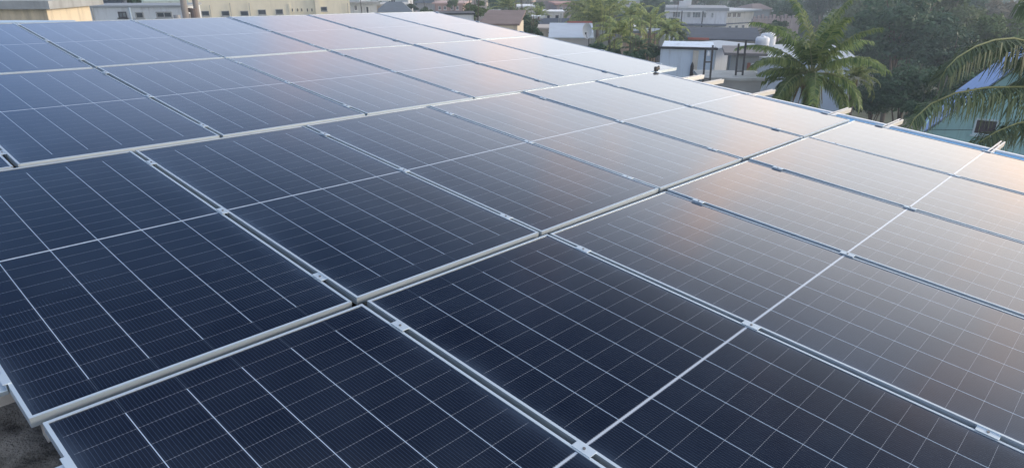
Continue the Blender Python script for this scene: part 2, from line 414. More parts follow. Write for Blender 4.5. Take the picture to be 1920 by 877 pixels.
J1, J2, J3, J4 = [joints(rw[1], rw[2]) for rw in rows]
LB = [(-0.25, 6.55, 0, 'whitish rail end over the blue kerb, second nearest on the right'),
      (-1.16, 6.61, 0, 'slotted rail with the nearest protruding end at the right'),
      (-2.05, 6.55, 0, 'rail under the front of the nearest row, ends out of view')]
for v, ue, _, lb in LB: rail(-1.22, ue, v, lb, J1, -PU+0.0235+0.011, 5*PU+0.0235-0.011)
for v, ue, lb in [(0.27, 6.52, 'rail sticking out beside the corner between the two nearest rows'),
                  (1.15, 6.56, 'rail sticking out in front of the big coconut palm'),
                  (2.02, 6.46, 'rail sticking out below the blue walled house, shorter one')]:
    rail(-1.24, ue, v, lb, J2, -PU+0.011, 5*PU-0.011)
rail(5.2, 6.72, 1.88, 'longer spliced rail piece pointing at the rooftop ladder', [], None, None, z=-TH-0.047)
for v, ue, lb in [(2.58, 6.50, 'rail end past the black clip at the array corner'), (3.47, 6.42, 'small rail end on the third row, in front of palms'), (4.35, 6.40, 'tiny rail end just below the third row top corner')]:
    rail(-1.9, ue, v, lb, J3, None, 6*PU-0.593-0.011)
for v, ue, lb in [(4.93, 6.45, 'pale rail end poking out at the far row corner'), (5.86, 6.38, 'rail under the middle of the farthest row'), (6.80, 6.38, 'rail along the far edge of the array')]:
    rail(-0.7, ue, v, lb, J4, None, 6*PU-0.593-0.011)
# black clip at the array corner
c = MB(); c.tube([(-0.05, -0.012, 0.0), (-0.02, 0.01, 0.03), (0.02, -0.005, 0.028), (0.045, 0.012, 0.045)], [0.016, 0.022, 0.02, 0.012], 8)
c.tube([(-0.02, -0.02, 0.008), (0.0, 0.02, 0.02), (0.03, 0.01, 0.005)], 0.012, 8)
ck = c.build('cable_clip', mat('dark_rubber', (0.05, 0.045, 0.04), 0.6), None, True)
ck.matrix_world = PM @ Matrix.Translation((5.86, 2.31, 0.0)); tag(ck, 'dark knotted clip on the panel corner before the blue walled house', 'clip')

# ------------------------------------------------------------------ ground
M_ground = mat('ground_earth', (0.075, 0.085, 0.05), 0.95, var=0.5, scale=0.06, coord='Object')
g = MB(); G = 40; ext = 1500
for i in range(G):
    for j in range(G):
        pass
g.quad((-ext, -200, 0), (ext, -200, 0), (ext, 1800, 0), (-ext, 1800, 0))
tag(g.build('ground', M_ground), kind='structure')

# ------------------------------------------------------------------ buildings
M_pane = mat('window_glass', (0.035, 0.045, 0.055), 0.12, var=0.3, scale=1.0)
M_pane2 = mat('louvre_glass', (0.22, 0.26, 0.28), 0.25, var=0.3, scale=2.0)
def ray(x, y): return Rcw @ Vector(((x-960)/FPX, -(y-500.2)/FPX, -1))
class Bld:
    def __init__(s, name, label, cat, x0, x1, ytop, d, depth, yawd, wall, wallmat=None, base=0.0, group=None):
        A0 = P(x0, ytop, d); s.z = A0.z; y = R(yawd); s.dir = Vector((math.cos(y), math.sin(y), 0)); s.nrm = Vector((s.dir.y, -s.dir.x, 0))
        s.A = Vector((A0.x, A0.y, base)); s.base = base
        rr = ray(x1, ytop); # intersect azimuth with the face line
        t = ((s.A.x-CAM.x)*rr.y - (s.A.y-CAM.y)*rr.x) / (s.dir.y*rr.x - s.dir.x*rr.y); s.w = t
        s.h = s.z-base; s.dep = depth
        s.root = empty(name, s.A, y); tag(s.root, label, cat, group)
        s.wm = wallmat or wallm(wall)
        m = MB(); m.box((0, 0, 0), (s.w, depth, s.h)); s.wall = m.build('wall', s.wm, s.root)
    def hit(s, x, y):        # pixel -> (along, height) on the front face
        r = ray(x, y); q = s.A-CAM; t = q.dot(s.nrm)/r.dot(s.nrm); p = CAM + r*t - s.A; return p.dot(s.dir), p.z
    def hit_side(s, x, y, right=True):   # pixel -> (inward, height) on a side face
        o = s.A + s.dir*(s.w if right else 0); r = ray(x, y); t = (o-CAM).dot(s.dir)/r.dot(s.dir); p = CAM + r*t - o; return -p.dot(s.nrm), p.z
    def win(s, x0, y0, x1, y1, fm=None, pm=None, bars=1, name='window', side=None):
        if side is None:
            a, zt = s.hit(x0, y0); b, zb = s.hit(x1, y1)
        else:
            a, zt = s.hit_side(x0, y0, side > 0); b, zb = s.hit_side(x1, y1, side > 0)
        s.win_l(min(a, b), max(a, b), min(zt, zb), max(zt, zb), fm, pm, bars, name, side)
    def win_l(s, a, b, z0, z1, fm=None, pm=None, bars=1, name='window', side=None):
        fm = fm or M_white; pm = pm or M_pane; fw = min(0.07, (b-a)*0.12)
        if side is None: T = lambda u, o, z: (u, -o, z)
        elif side > 0: T = lambda u, o, z: (s.w+o, u, z)
        else: T = lambda u, o, z: (-o, u, z)
        def bx(m, u0, u1, o0, o1, q0, q1):
            p, q = T(u0, o0, q0), T(u1, o1, q1); m.box([min(i, j) for i, j in zip(p, q)], [max(i, j) for i, j in zip(p, q)])
        f = MB(); bx(f, a, b, 0.002, 0.06, z0, z0+fw); bx(f, a, b, 0.002, 0.06, z1-fw, z1)
        bx(f, a, a+fw, 0.004, 0.055, z0+fw, z1-fw); bx(f, b-fw, b, 0.004, 0.055, z0+fw, z1-fw)
        for k in range(bars):
            c_ = a+(b-a)*(k+1)/(bars+1); bx(f, c_-fw*.3, c_+fw*.3, 0.014, 0.05, z0+fw, z1-fw)
        bx(f, a-0.06, b+0.06, 0.002, 0.12, z0-0.07, z0-0.002)
        fo = f.build(name, fm, s.root)
        g = MB(); bx(g, a+fw, b-fw, 0.003, 0.012, z0+fw, z1-fw); g.build('pane', pm, fo)
    def flat_roof(s, m, over=0.3, th=0.22, up=0.0):
        q = MB(); q.box((-over, -over, s.h+0.003+up), (s.w+over, s.dep+over, s.h+th+up)); return q.build('roof', m, s.root)
    def parapet(s, m, hgt=0.5, th=0.15):
        q = MB(); z0, z1 = s.h+0.003, s.h+hgt; W_, D_ = s.w, s.dep
        q.box((0, 0, z0), (W_, th, z1)); q.box((0, D_-th, z0), (W_, D_, z1)); q.box((0, th, z0), (th, D_-th, z1)); q.box((W_-th, th, z0), (W_, D_-th, z1)); return q.build('parapet', m, s.root)
    def hip_roof(s, m, rise, over=0.4, ridge=0.35, gable=False):
        W_, D_ = s.w, s.dep; z0 = s.h+0.003; a, b = -over, W_+over; c_, d_ = -over, D_+over
        r0, r1 = (a, b) if gable else (a+(b-a)*ridge, b-(b-a)*ridge); my = D_/2
        q = MB(); v = [(a, c_, z0), (b, c_, z0), (b, d_, z0), (a, d_, z0), (r0, my, z0+rise), (r1, my, z0+rise)]
        q.v = v; q.f = [(0, 1, 5, 4), (2, 3, 4, 5), (1, 2, 5), (3, 0, 4), (3, 2, 1, 0)]; q.m = [0]*5
        return q.build('roof', m, s.root)
    def shed_roof(s, m, zf, zb, over=0.3, th=0.12):
        q = MB(); W_, D_ = s.w, s.dep
        f = lambda p: s.h + zf + (zb-zf)*(p[1]+over)/(D_+2*over)
        q.prism([(-over, -over), (W_+over, -over), (W_+over, D_+over), (-over, D_+over)], f, lambda p: f(p)+th); return q.build('roof', m, s.root)
    def part(s, name, m, *boxes):
        q = MB(); [q.box(*b) for b in boxes]; return q.build(name, m, s.root)

M_slab = mat('old_concrete', (0.36, 0.38, 0.38), 0.9, var=0.25, scale=1.2, stain=0.45)
M_greyroof = mat('grey_roofing', (0.10, 0.115, 0.14), 0.85, var=0.2, scale=0.8, stain=0.3, spec=0.15)
M_metalroof = mat('pale_metal_roof', (0.42, 0.47, 0.52), 0.45, 0.1, var=0.12, scale=0.5)
M_brownroof = mat('brown_roof', (0.22, 0.17, 0.155), 0.85, var=0.2)
M_darktrim = mat('dark_trim', (0.035, 0.04, 0.045), 0.6)
M_red = mat('red_roof', (0.38, 0.12, 0.09), 0.8, var=0.2)
M_frame = mat('dark_frame', (0.06, 0.06, 0.065), 0.6)
CREAM = (0.66, 0.60, 0.44); WHITE = (0.68, 0.72, 0.74); PEACH = (0.55, 0.38, 0.24); BLUEW = (0.66, 0.76, 0.86)

# 1 cream neighbour at the far left with a broad concrete roof
b = Bld('neighbour_house', 'cream house with stained concrete roof slab at the far left', 'house', -130, 86, 17, 24, 2.5, 0, (0.70, 0.62, 0.47))
b.flat_roof(M_slab, 0.35, 0.26)
# 2 white corrugated shed
b = Bld('white_workshop', 'long white walled building with three barred windows and thin flat roof', 'building', 166, 346, 15, 46, 3.5, 8, (0.66, 0.71, 0.74))
b.flat_roof(mat('thin_roof', (0.30, 0.33, 0.35), 0.7), 0.12, 0.12)
b.win(221, 22.5, 239, 33.5, M_frame, M_pane2, 1); b.win(253, 23, 271, 35, M_slab, M_pane, 0); b.win(292, 22.5, 324, 34, M_slab, M_pane, 1)
x_, _ = b.hit(241.5, 20); q = MB(); q.tube([(x_+.1, -0.1, 0), (x_+.1, -0.1, b.h)], 0.07, 8); q.build('downpipe', mat('blue_pipe', (0.5, 0.62, 0.72), 0.5), b.root)
x_, _ = b.hit(174, 20); q = MB(); q.tube([(x_, -0.1, 0), (x_, -0.1, b.h)], 0.05, 8); q.build('downpipe', M_slab, b.root)
# 3 green roofed shed behind
b = Bld('green_shed', 'pale green roofed shed behind the long white building', 'shed', 268, 344, 3, 62, 4, 22, (0.42, 0.5, 0.46))
b.shed_roof(mat('green_roof', (0.34, 0.42, 0.37), 0.6, var=0.15, scale=.3), -1.6, 0.9, 0.3)
b = Bld('blue_shed', 'dark blue sheet shed behind the long white building', 'shed', 186, 228, 2, 64, 3, 20, (0.10, 0.13, 0.19))
b.flat_roof(M_greyroof)
b = Bld('grey_shack', 'small grey lean-to beside the leftmost pole', 'shed', 146, 164, 8, 50, 2, 24, (0.16, 0.20, 0.24)); b.flat_roof(M_slab); b.win(147, 14, 156, 25, M_white, mat('sky_pane', (0.35, 0.5, 0.6), 0.2))
# 4 large cream building
b = Bld('cream_factory', 'large cream building with a row of dark square windows', 'building', 340, 654, -14, 92, 9, 20, (0.66, 0.63, 0.49), wallm((0.80, 0.75, 0.58), 0.15))
b.parapet(b.wm, 0.8)
for x0 in (377, 414.5, 450): b.win(x0, 21, x0+16.5, 30.5, M_slab, M_pane, 0)
for x0 in (450-0.0,): pass
for x0, x1, y0 in ((483, 499.5, 18.6), (516, 531.5, 17.8), (597, 614, 13.2)): b.win(x0, y0, x1, y0+9.6 if x0 < 590 else y0+8.5, M_slab, M_pane, 0)
for x0 in (546.5, 556.5, 564, 574.5, 583): b.win(x0, 16.3, x0+3.6, 22.5, b.wm, M_pane, 0)
a0, z_ = b.hit(543, 8); a1, _ = b.hit(590, 8)
for xx in (393.5, 432, 468, 655-3):
    x_, _ = b.hit(xx, 15); q = MB(); q.tube([(x_, -0.12, 0), (x_, -0.12, b.hit(xx, 6 if xx > 400 else 10)[1])], 0.05, 6); q.build('downpipe', mat('pipe_grey', (0.42, 0.42, 0.38), 0.6), b.root)
b.part('pilaster', b.wm, ((a0-0.15, -0.10, 0), (a0, 0, z_)), ((a1, -0.4, 0), (a1+0.7, 0, z_+0.6)))
# 5 white and tan houses past the cream building
b = Bld('white_house', 'white house with dark door just right of the large cream building', 'house', 656, 706, 8, 112, 6, 14, (0.62, 0.66, 0.68)); b.flat_roof(M_slab, 0.5, 0.3)
b.win(664, 10.5, 670, 20, M_white, M_pane, 1); b.win(686, 13, 692, 27, M_white, M_pane, 0, 'door'); b.win(676, 12, 680, 26, M_white, M_pane2, 0)
q = MB(); q.box((1.5, 1, b.h+0.31), (3.2, 2.6, b.h+1.5)); q.box((4.5, 1.5, b.h+0.31), (6.4, 3.2, b.h+1.3)); q.build('roof_tank', mat('tank_white', (0.7, 0.72, 0.74), 0.5), b.root)
b = Bld('tan_house', 'tan house with pale roof edge behind the dark hip roof', 'house', 704, 762, 11, 120, 6, 10, (0.58, 0.50, 0.40)); b.flat_roof(mat('pale_slab', (0.55, 0.54, 0.5), 0.8), 0.4, 0.25); b.win(702+1, 16, 705+1, 24); b.win(720, 14, 724, 18)
b = Bld('hip_roof_house', 'house with dark grey hipped roof beyond the array top corner', 'house', 716, 766, 23.5, 84, 6, 10, (0.4, 0.42, 0.42)); b.hip_roof(mat('slate_roof', (0.12, 0.145, 0.17), 0.75, var=0.2), 1.0, 0.5, 0.28)
b = Bld('far_white_block', 'white flat block high between cream building and hip roof', 'house', 715, 765, -2, 165, 8, 0, (0.62, 0.66, 0.70)); b.flat_roof(M_slab); b.win(728, 0, 742, 8, M_white, M_pane, 2)
b = Bld('far_grey_house', 'grey roofed house left of the pinkish house', 'house', 782, 816, 6, 150, 9, 0, (0.45, 0.44, 0.43)); b.hip_roof(M_greyroof, 1.2, 0.5, .25)
b = Bld('pink_house', 'pinkish two storey house with white window frames', 'house', 816, 868, 8, 128, 8, -4, (0.52, 0.36, 0.33)); b.flat_roof(mat('pink_slab', (0.6, 0.42, 0.38), 0.8), 0.5, 0.25)
for x0 in (822, 832, 845, 855): b.win(x0, 12, x0+5, 19, M_white, M_pane, 1)
b = Bld('pink_roof_house', 'pale pink upper storey above the pinkish house', 'house', 814, 836, -2, 150, 7, 0, (0.60, 0.45, 0.42)); b.flat_roof(M_slab)
b = Bld('low_white_house', 'low white building touching the array top edge, dark roof line', 'building', 822, 888, 28, 42, 2, 6, (0.72, 0.75, 0.77)); b.flat_roof(M_darktrim, 0.1, 0.08); 
b = Bld('beige_block', 'beige upper block behind the rounded green tree', 'house', 864, 912, -6, 150, 9, 0, (0.55, 0.47, 0.40)); b.flat_roof(M_slab); b.win(870, -2, 878, 6); b.win(892, -2, 900, 6)
# 6 brown roofed house by the array edge
b = Bld('brown_roof_house', 'cream house with low brown roof beside the array edge', 'house', 902, 970, 46, 44, 4.2, -6, (0.66, 0.60, 0.48))
b.shed_roof(M_brownroof, -0.05, 0.5, 0.15, 0.1)
b = Bld('white_turret', 'small square white tower among the palms', 'tower', 922, 940, 23, 74, 2.2, 5, (0.72, 0.76, 0.80)); b.flat_roof(M_white, 0.1, 0.1); b.win(932, 27.5, 939, 35, M_white, M_pane, 1)
b = Bld('white_cube_house', 'white cube house with two windows behind the fence posts', 'house', 1022, 1056, 23.5, 88, 3.5, 0, (0.74, 0.74, 0.72)); b.flat_roof(M_white, 0.15, 0.12); b.win(1026, 29, 1030.5, 39, M_frame, M_pane); b.win(1041.5, 29, 1048, 40, M_frame, M_pane)
b.part('balcony_roof', M_white, ((-2.2, -0.2, b.h-0.7), (-0.003, 3, b.h-0.45))); b.part('balcony_wall', wallm((0.6, 0.58, 0.5)), ((-2.2, 0, 0), (-0.004, 0.12, b.h-2.2)))
b = Bld('grey_roof_house', 'house under broad grey roof below the white cube house', 'house', 1004, 1105, 50, 76, 4, -4, (0.42, 0.42, 0.40)); b.hip_roof(M_greyroof, 0.7, 0.5, .2)
b = Bld('veranda_house', 'cream house with dark openings and red edged sloping roof', 'house', 1013, 1064, 56, 52, 3, -3, (0.66, 0.60, 0.50)); b.flat_roof(mat('pale_slab2', (0.5, 0.45, 0.4), 0.8), 0.2, 0.15)
for x0 in (1027, 1033, 1040, 1047): b.win(x0, 60, x0+4.5, 64, b.wm, M_pane, 0)
b = Bld('tin_roof_house', 'house under a pale blue tin roof with red ridge', 'house', 1034, 1108, 71.5, 46, 3.6, -4, (0.5, 0.5, 0.48)); b.shed_roof(mat('pale_tin', (0.48, 0.55, 0.62), 0.4, 0.2, var=0.1), 0.0, 0.6, 0.2, 0.06)
q = MB(); q.box((1.0, 3.82, b.h+0.55), (b.w+0.2, 4.0, b.h+0.75)); q.build('ridge_trim', M_red, b.root)
b = Bld('red_top_house', 'brick red and white house high above the white cube house', 'house', 1044, 1084, 10, 130, 8, 5, (0.44, 0.36, 0.34)); b.flat_roof(mat('redslab', (0.5, 0.28, 0.24), 0.8), 0.4, 0.3)
for x0 in (1050, 1060, 1070): b.win(x0, 14, x0+5, 20)
b = Bld('grey_brick_house', 'grey brown house with reddish chimney among far palms', 'house', 1008, 1046, 2, 140, 8, 0, (0.36, 0.31, 0.31)); b.hip_roof(M_brownroof, 1.2, 0.3, .3); b.part('chimney', M_red, ((2.2, 1, b.h), (3.4, 2, b.h+2.2)))
b = Bld('white_gable_house', 'small white walled house half hidden by palms, bright roof edge', 'house', 972, 1004, 14, 118, 6, 0, (0.68, 0.66, 0.6)); b.flat_roof(M_white, 0.3, 0.2); b.win(978, 18, 984, 24)
b = Bld('peach_house', 'peach walled house with blue grey flat roof behind the palms', 'house', 1196, 1232, 62, 72, 3, -10, PEACH); b.flat_roof(mat('bluegrey_roof', (0.22, 0.27, 0.32), 0.6), 0.5, 0.2); b.win(1214, 71, 1219, 78, b.wm, M_pane, 0); b.win(1225, 72, 1229, 78, b.wm, M_pane, 0)
b = Bld('peach_gable', 'peach gable block left of the peach walled house', 'house', 1176, 1197, 52, 78, 4, 0, (0.6, 0.43, 0.3)); b.flat_roof(M_white, 0.3, 0.12)
b = Bld('far_white_villa', 'small white villa far above the palm cluster', 'house', 1168, 1200, 3, 190, 8, 0, (0.66, 0.66, 0.66)); b.flat_roof(M_slab); b.win(1174, 5, 1180, 10); b.win(1186, 5, 1192, 10)
# 7 two-wing white apartment house
b = Bld('apartment_house', 'white two storey apartment house with balcony and long row of windows', 'apartment house', 1250, 1364, 20, 118, 9, -12, (0.78, 0.81, 0.84))
zl = b.hit(1300, 46)[1]
b.flat_roof(mat('apt_roof', (0.32, 0.34, 0.36), 0.8), 0.25, 0.45)
for x0, y0, x1, y1 in ((1262, 20, 1275, 33), (1288.5, 22, 1294.5, 34), (1299, 22, 1313, 34), (1318, 23, 1324, 34), (1334, 24, 1337.5, 34)): b.win(x0, y0, x1, y1, M_white, M_pane2 if x0 < 1340 else M_pane, 2)
b.part('storey_band', mat('blue_band', (0.14, 0.17, 0.22), 0.7), ((2.5, -1.0, zl-0.15), (b.w, -0.003, zl+0.12)))
b.part('pillar', M_darktrim, *[((b.hit(x, 30)[0]-.08, -0.9, 0), (b.hit(x, 30)[0]+.08, -0.72, b.h)) for x in (1278, 1317)])
b.part('canopy', M_white, ((-0.3, -0.45, b.h-0.22), (b.hit(1325, 20)[0], -0.012, b.h-0.003)))
b.win(1285, 51, 1309, 58, mat('orange_frame', (0.45, 0.22, 0.12), .7), M_pane, 2); b.win(1303, 59, 1307, 70, M_white, M_pane, 0, 'door'); b.win(1335, 50, 1347, 63, M_white, mat('grey_shutter', (0.33, 0.38, 0.44), .6), 0, 'shutter')
b.part('water_tank', mat('tank2', (0.6, 0.62, 0.64), .5), ((1.9, 2, b.h+0.46), (3.2, 3.2, b.h+1.3)), ((2.6, 3.5, b.h+0.46), (3.9, 4.6, b.h+1.6)))
b2 = Bld('apartment_wing', 'angled right wing of the apartment house, lower windows tall and narrow', 'apartment house', 1361, 1414, 23, 117.4, 11, 32, (0.82, 0.81, 0.76))
b2.flat_roof(M_metalroof, 0.9, 0.25)
z2 = b2.hit(1380, 44)[1]
b2.part('storey_band', mat('blue_band', (0.14, 0.17, 0.22), 0.7), ((0, -0.12, z2-0.1), (b2.w, -0.003, z2+0.06)))
for x0 in (1364.5, 1374, 1382.5): b2.win(x0, 24.5, x0+5.5, 33, M_white, mat('curtain_pane', (0.24, 0.21, 0.21), .4), 1)
for x0 in (1365.5, 1378, 1390.5, 1403): b2.win(x0, 48.5 - (x0-1365)*0.06, x0+4.5, 60-(x0-1365)*0.06, M_white, M_pane2, 0)
b = Bld('side_house', 'low house with brown roof right of the apartment house', 'house', 1416, 1444, 18, 130, 8, 0, (0.30, 0.34, 0.38)); b.hip_roof(M_brownroof, 0.8, 0.6, .3)
b = Bld('boundary_wall', 'long pinkish grey boundary wall with spiked top right of the apartments', 'wall', 1412, 1500, 36, 96, 0.4, 8, (0.36, 0.31, 0.31), mat('block_wall', (0.36, 0.31, 0.31), .9, var=.2, scale=1.5, stain=.3))
b.part('coping', b.wm, *[((k*0.55+.1, 0.05, b.h+0.003), (k*0.55+0.42, 0.3, b.h+0.30+0.12*(k % 3))) for k in range(int(b.w/0.55))])
b = Bld('red_roof_house', 'low house with red and grey roof behind the blue walled house', 'house', 1283, 1420, 74, 60, 5, -14, (0.34, 0.33, 0.33)); b.shed_roof(M_greyroof, 0.0, 0.5, .3)
q = MB(); q.box((0.3, -0.34, b.h+0.0), (2.0, -0.302, b.h+0.18)); q.build('fascia', M_red, b.root)
# 8 blue-white house in front
b = Bld('blue_walled_house', 'pale blue walled house with dark edged grey roof and arched niche', 'house', 1239, 1341, 91.5, 38, 4.5, -14, BLUEW)
b.shed_roof(M_greyroof, 0.02, -0.35, 0.12, 0.09)
b.part('roof_edge', M_darktrim, ((-0.14, -0.16, b.h+0.01), (b.w+0.14, -0.125, b.h+0.12)))
x0, _ = b.hit(1299.5, 100); x1, _ = b.hit(1310, 100); b.part('pilaster', wallm((0.66, 0.62, 0.54)), ((x0, -0.1, 0), (x1, -0.003, b.h-0.05)))
x0, z0 = b.hit(1292, 150); x1, z1 = b.hit(1301, 124); mx_ = (x0+x1)/2
q = MB(); pts = [(x0, z0), (x1, z0), (x1, z1), (x1-(x1-x0)*.2, z1+.13), (mx_, z1+.22), (x0+(x1-x0)*.2, z1+.13), (x0, z1)]
q.extr([(0, 0)]*0 or [(p[0], p[1]) for p in pts], 1, -0.13, -0.101); q.build('arched_niche', mat('niche_dark', (0.05, 0.045, 0.05), .8), b.root)
q = MB(); x_, z_ = b.hit(1328.5, 96); q.tube([(x_, -.1, z_), (x_, -.3, z_-.05), (x_, -.34, z_-0.22)], [0.03, 0.05, 0.09], 8); q.build('wall_lamp', M_white, b.root)
b3 = Bld('long_white_wall_house', 'long white side building running back from the blue walled house', 'house', 1344, 1420, 93, 41, 3, 34, (0.58, 0.64, 0.70)); b3.flat_roof(mat('tin_grey', (0.36, 0.42, 0.48), .5), 0.12, 0.08)
# 9 grey house, white tanks
b = Bld('grey_stucco_house', 'grey stucco house with overhanging roof and small white window', 'house', 1371, 1424, 103, 36, 3, -14, (0.36, 0.38, 0.38))
b.flat_roof(mat('dark_roof', (0.20, 0.19, 0.19), .8), 0.35, 0.13); b.win(1409, 119, 1418, 134, M_white, M_pane2, 0)
x0, z0 = b.hit(1399, 136); x1, z1 = b.hit(1407, 118); b.part('door', mat('brick_door', (0.33, 0.14, 0.09), .8), ((x0, -0.05, z0), (x1, -0.003, z1)))
b = Bld('light_blue_house', 'light blue wall seen right of the grey stucco house', 'house', 1424, 1600, 110, 37.5, 3, -8, (0.50, 0.58, 0.68)); b.shed_roof(M_metalroof, 0, 0.35, .2, .08)
b = Bld('flat_terrace', 'low grey terrace roof in front of the rooftop ladders', 'building', 1318, 1428, 150, 27, 2.0, -6, (0.3, 0.31, 0.31)); b.flat_roof(M_slab, 0.1, 0.1)
TZ = b.root.location.z + b.h + 0.11
def drum(x, y, d, r, h, label):
    p = P(x, y, d); m = MB(); prof = [(0, r*.96), (.03, r), (h*.3, r), (h*.32, r*1.02), (h*.62, r), (h*.64, r*1.02), (h*.9, r), (h, r*.8)]
    m.tube([(0, 0, a) for a, _ in prof], [c for _, c in prof], 20)
    t = empty('water_tank', p); m.build('tank_body', mat('tank_white', (0.7, 0.72, 0.74), 0.5), t, True)
    l = MB(); l.tube([(0, 0, h+.001), (0, 0, h+.06)], [r*.35, r*.3], 14); l.build('lid', mat('tank_white', (0.7, 0.72, 0.74), 0.5), t)
    tag(t, label, 'water tank', 'white water tanks on the grey house roof')
    return t
drum(1427, 96, 38.5, 0.36, 0.72, 'left white water tank on the grey stucco house roof, nearest')
drum(1440, 91, 40.5, 0.35, 0.80, 'right white water tank with raised lid, partly behind its neighbour')
drum(1434, 90, 41.5, 0.33, 0.78, 'hindmost white water tank, only its top showing')
def ladder(x, ytop, ybot, d, wpx, label, lean=-0.06):
    a, bt = P(x, ytop, d), P(x+wpx, ytop, d); wd = (bt-a).length; lo = P(x, ybot, d); h = a.z - lo.z
    t = empty('roof_ladder', (a.x+lean*0, a.y, lo.z)); tag(t, label, 'ladder', 'dark metal ladder frames beyond the roof')
    m = MB(); m.box((-0.03, -0.03, 0), (0.03, 0.03, h)); m.box((wd-0.03, -0.03, 0), (wd+0.03, 0.03, h+0.12)); m.build('stile', M_frame, t)
    k = 0
    while 0.35+k*0.62 < h: 
        m = MB(); m.box((0.031, -0.02, 0.3+k*0.62), (wd-0.031, 0.02, 0.345+k*0.62)); m.build('rung', M_frame, t); k += 1
    t.rotation_euler = (0, R(-1.5), 0)
ladder(1325, 92, 165, 26.5, 13, 'black ladder frame in front of the blue walled house')
ladder(1387, 82, 150, 27.5, 13, 'black ladder frame in front of the grey stucco house')
# 10 turquoise house on the right
b = Bld('turquoise_house', 'turquoise house with blue corrugated roof behind palm fronds', 'house', 1726, 2060, 246, 30, 9, -34, (0.33, 0.56, 0.56), wallm((0.33, 0.56, 0.56), .4))
gx, gz = b.hit(1921, 112); q = MB()
M_turq = b.wm
a_, za = b.hit(1738, 247); za = b.h
q.extr([(a_, b.h+.001), (gx, gz-0.25), (2*gx-a_, b.h+.001)], 1, 0.0, 0.12); q.build('gable_wall', M_turq, b.root)
def roof_side(pts_a, pts_b, m, name):
    q = MB(); (xa, zaa), (xb, zbb) = pts_a, pts_b; n_ = 36
    for k in range(n_*2):
        y0_, y1_ = -0.55+k*0.12, -0.55+(k+1)*0.12; o0 = 0.025*math.cos(k*math.pi); o1 = -o0
        q.quad((xa, y0_, zaa+o0), (xb, y0_, zbb+o0), (xb, y1_, zbb+o1), (xa, y1_, zaa+o1)); q.quad((xa, y0_, zaa+o0-.04), (xb, y0_, zbb+o0-.04), (xb, y1_, zbb+o1-.04), (xa, y1_, zaa+o1-.04))
    q.build(name, m, b.root)
roof_side((a_-0.35, b.h-0.22), (gx, gz), mat('blue_tin_roof', (0.24, 0.38, 0.66), .6, .0, var=.15, scale=3), 'roof')
roof_side((gx+.01, gz), (2*gx-a_+0.35, b.h-0.22), mat('blue_tin_roof', (0.24, 0.38, 0.66), .6, .0, var=.15, scale=3), 'roof')
def gable_win(x0, y0, x1, y1):
    a, zt = b.hit(x0, y0); c_, zb_ = b.hit(x1, y1); b.win_l(a, c_, zb_, zt, mat('pale_turq', (0.5, 0.62, 0.66), .6), mat('dark_board', (0.045, 0.035, 0.045), .6), 0)
gable_win(1830, 221, 1866, 256)
q = MB(); p0, p1 = b.hit(1742, 243), b.hit(1830, 243.5); q.tube([(p0[0], -.03, p0[1]), (p1[0], -.03, p1[1])], 0.010, 6); q.build('wall_cable', M_darktrim, b.root)

# poles
def pole(x, d, ytop, r, label, extra=True):
    p = P(x, 30, d); zt = P(x, ytop, d).z; t = empty('utility_pole', (p.x, p.y, 0)); tag(t, label, 'utility pole', 'utility poles at the far left')
    m = MB(); m.tube([(0, 0, 0), (0.05, 0, zt)], [r*1.25, r], 10); m.build('shaft', mat('pole_concrete', (0.24, 0.22, 0.20), .9, var=.25), t, True)
    if extra:
        m = MB(); m.box((-1.0, -0.06, zt-0.5), (1.0, 0.06, zt-0.38)); m.build('crossarm', M_slab, t)
        m = MB(); m.tube([(-.35, -.3, zt-3.6), (-.35, -.3, zt-2.6)], 0.2, 12); m.build('transformer', mat('grey_metal', (.3, .31, .32), .5), t)
    return t, Vector((p.x, p.y, zt))
_, pA = pole(159, 36, -70, 0.14, 'leftmost utility pole by the cream neighbour house')
_, pB = pole(347, 44, -60, 0.19, 'left thick pole of the pair before the cream building')
_, pC = pole(369, 45, -60, 0.16, 'right thinner pole of the pair before the cream building')
m = MB(); m.box((pB.x, 44.2, P(350, 20, 44).z-.12), (pC.x, 44.5, P(350, 20, 44).z+.12)); m.tube([(pB.x+.45, 44.3, P(350, 28, 44).z-1), (pB.x+.45, 44.3, P(350, 17, 44).z)], .22, 12)
o = m.build('pole_equipment', mat('rusty_box', (.16, .13, .12), .8)); tag(o, 'dark bracket and transformer fixed between the two thick poles', 'transformer')
# fence posts / mast near the white cube house
for i, (x, y0, y1, d, lb) in enumerate([(1048, 30, 58, 60, 'thin pale mast left of the pair near the cube house'), (1052, 26, 60, 60.5, 'thin pale mast right of the pair near the cube house'), (675, -10, 26, 100, 'thin dark mast in front of the white house right of the cream building'), (1202.5, 68, 95, 50, 'thin post among palms near the peach house')]):
    p = P(x, y0, d); m = MB(); m.tube([(0, 0, 0), (0, 0, p.z)], 0.05, 6); o = m.build('antenna_mast', M_slab if i != 2 else M_frame); o.location = (p.x, p.y, 0); tag(o, lb, 'mast')
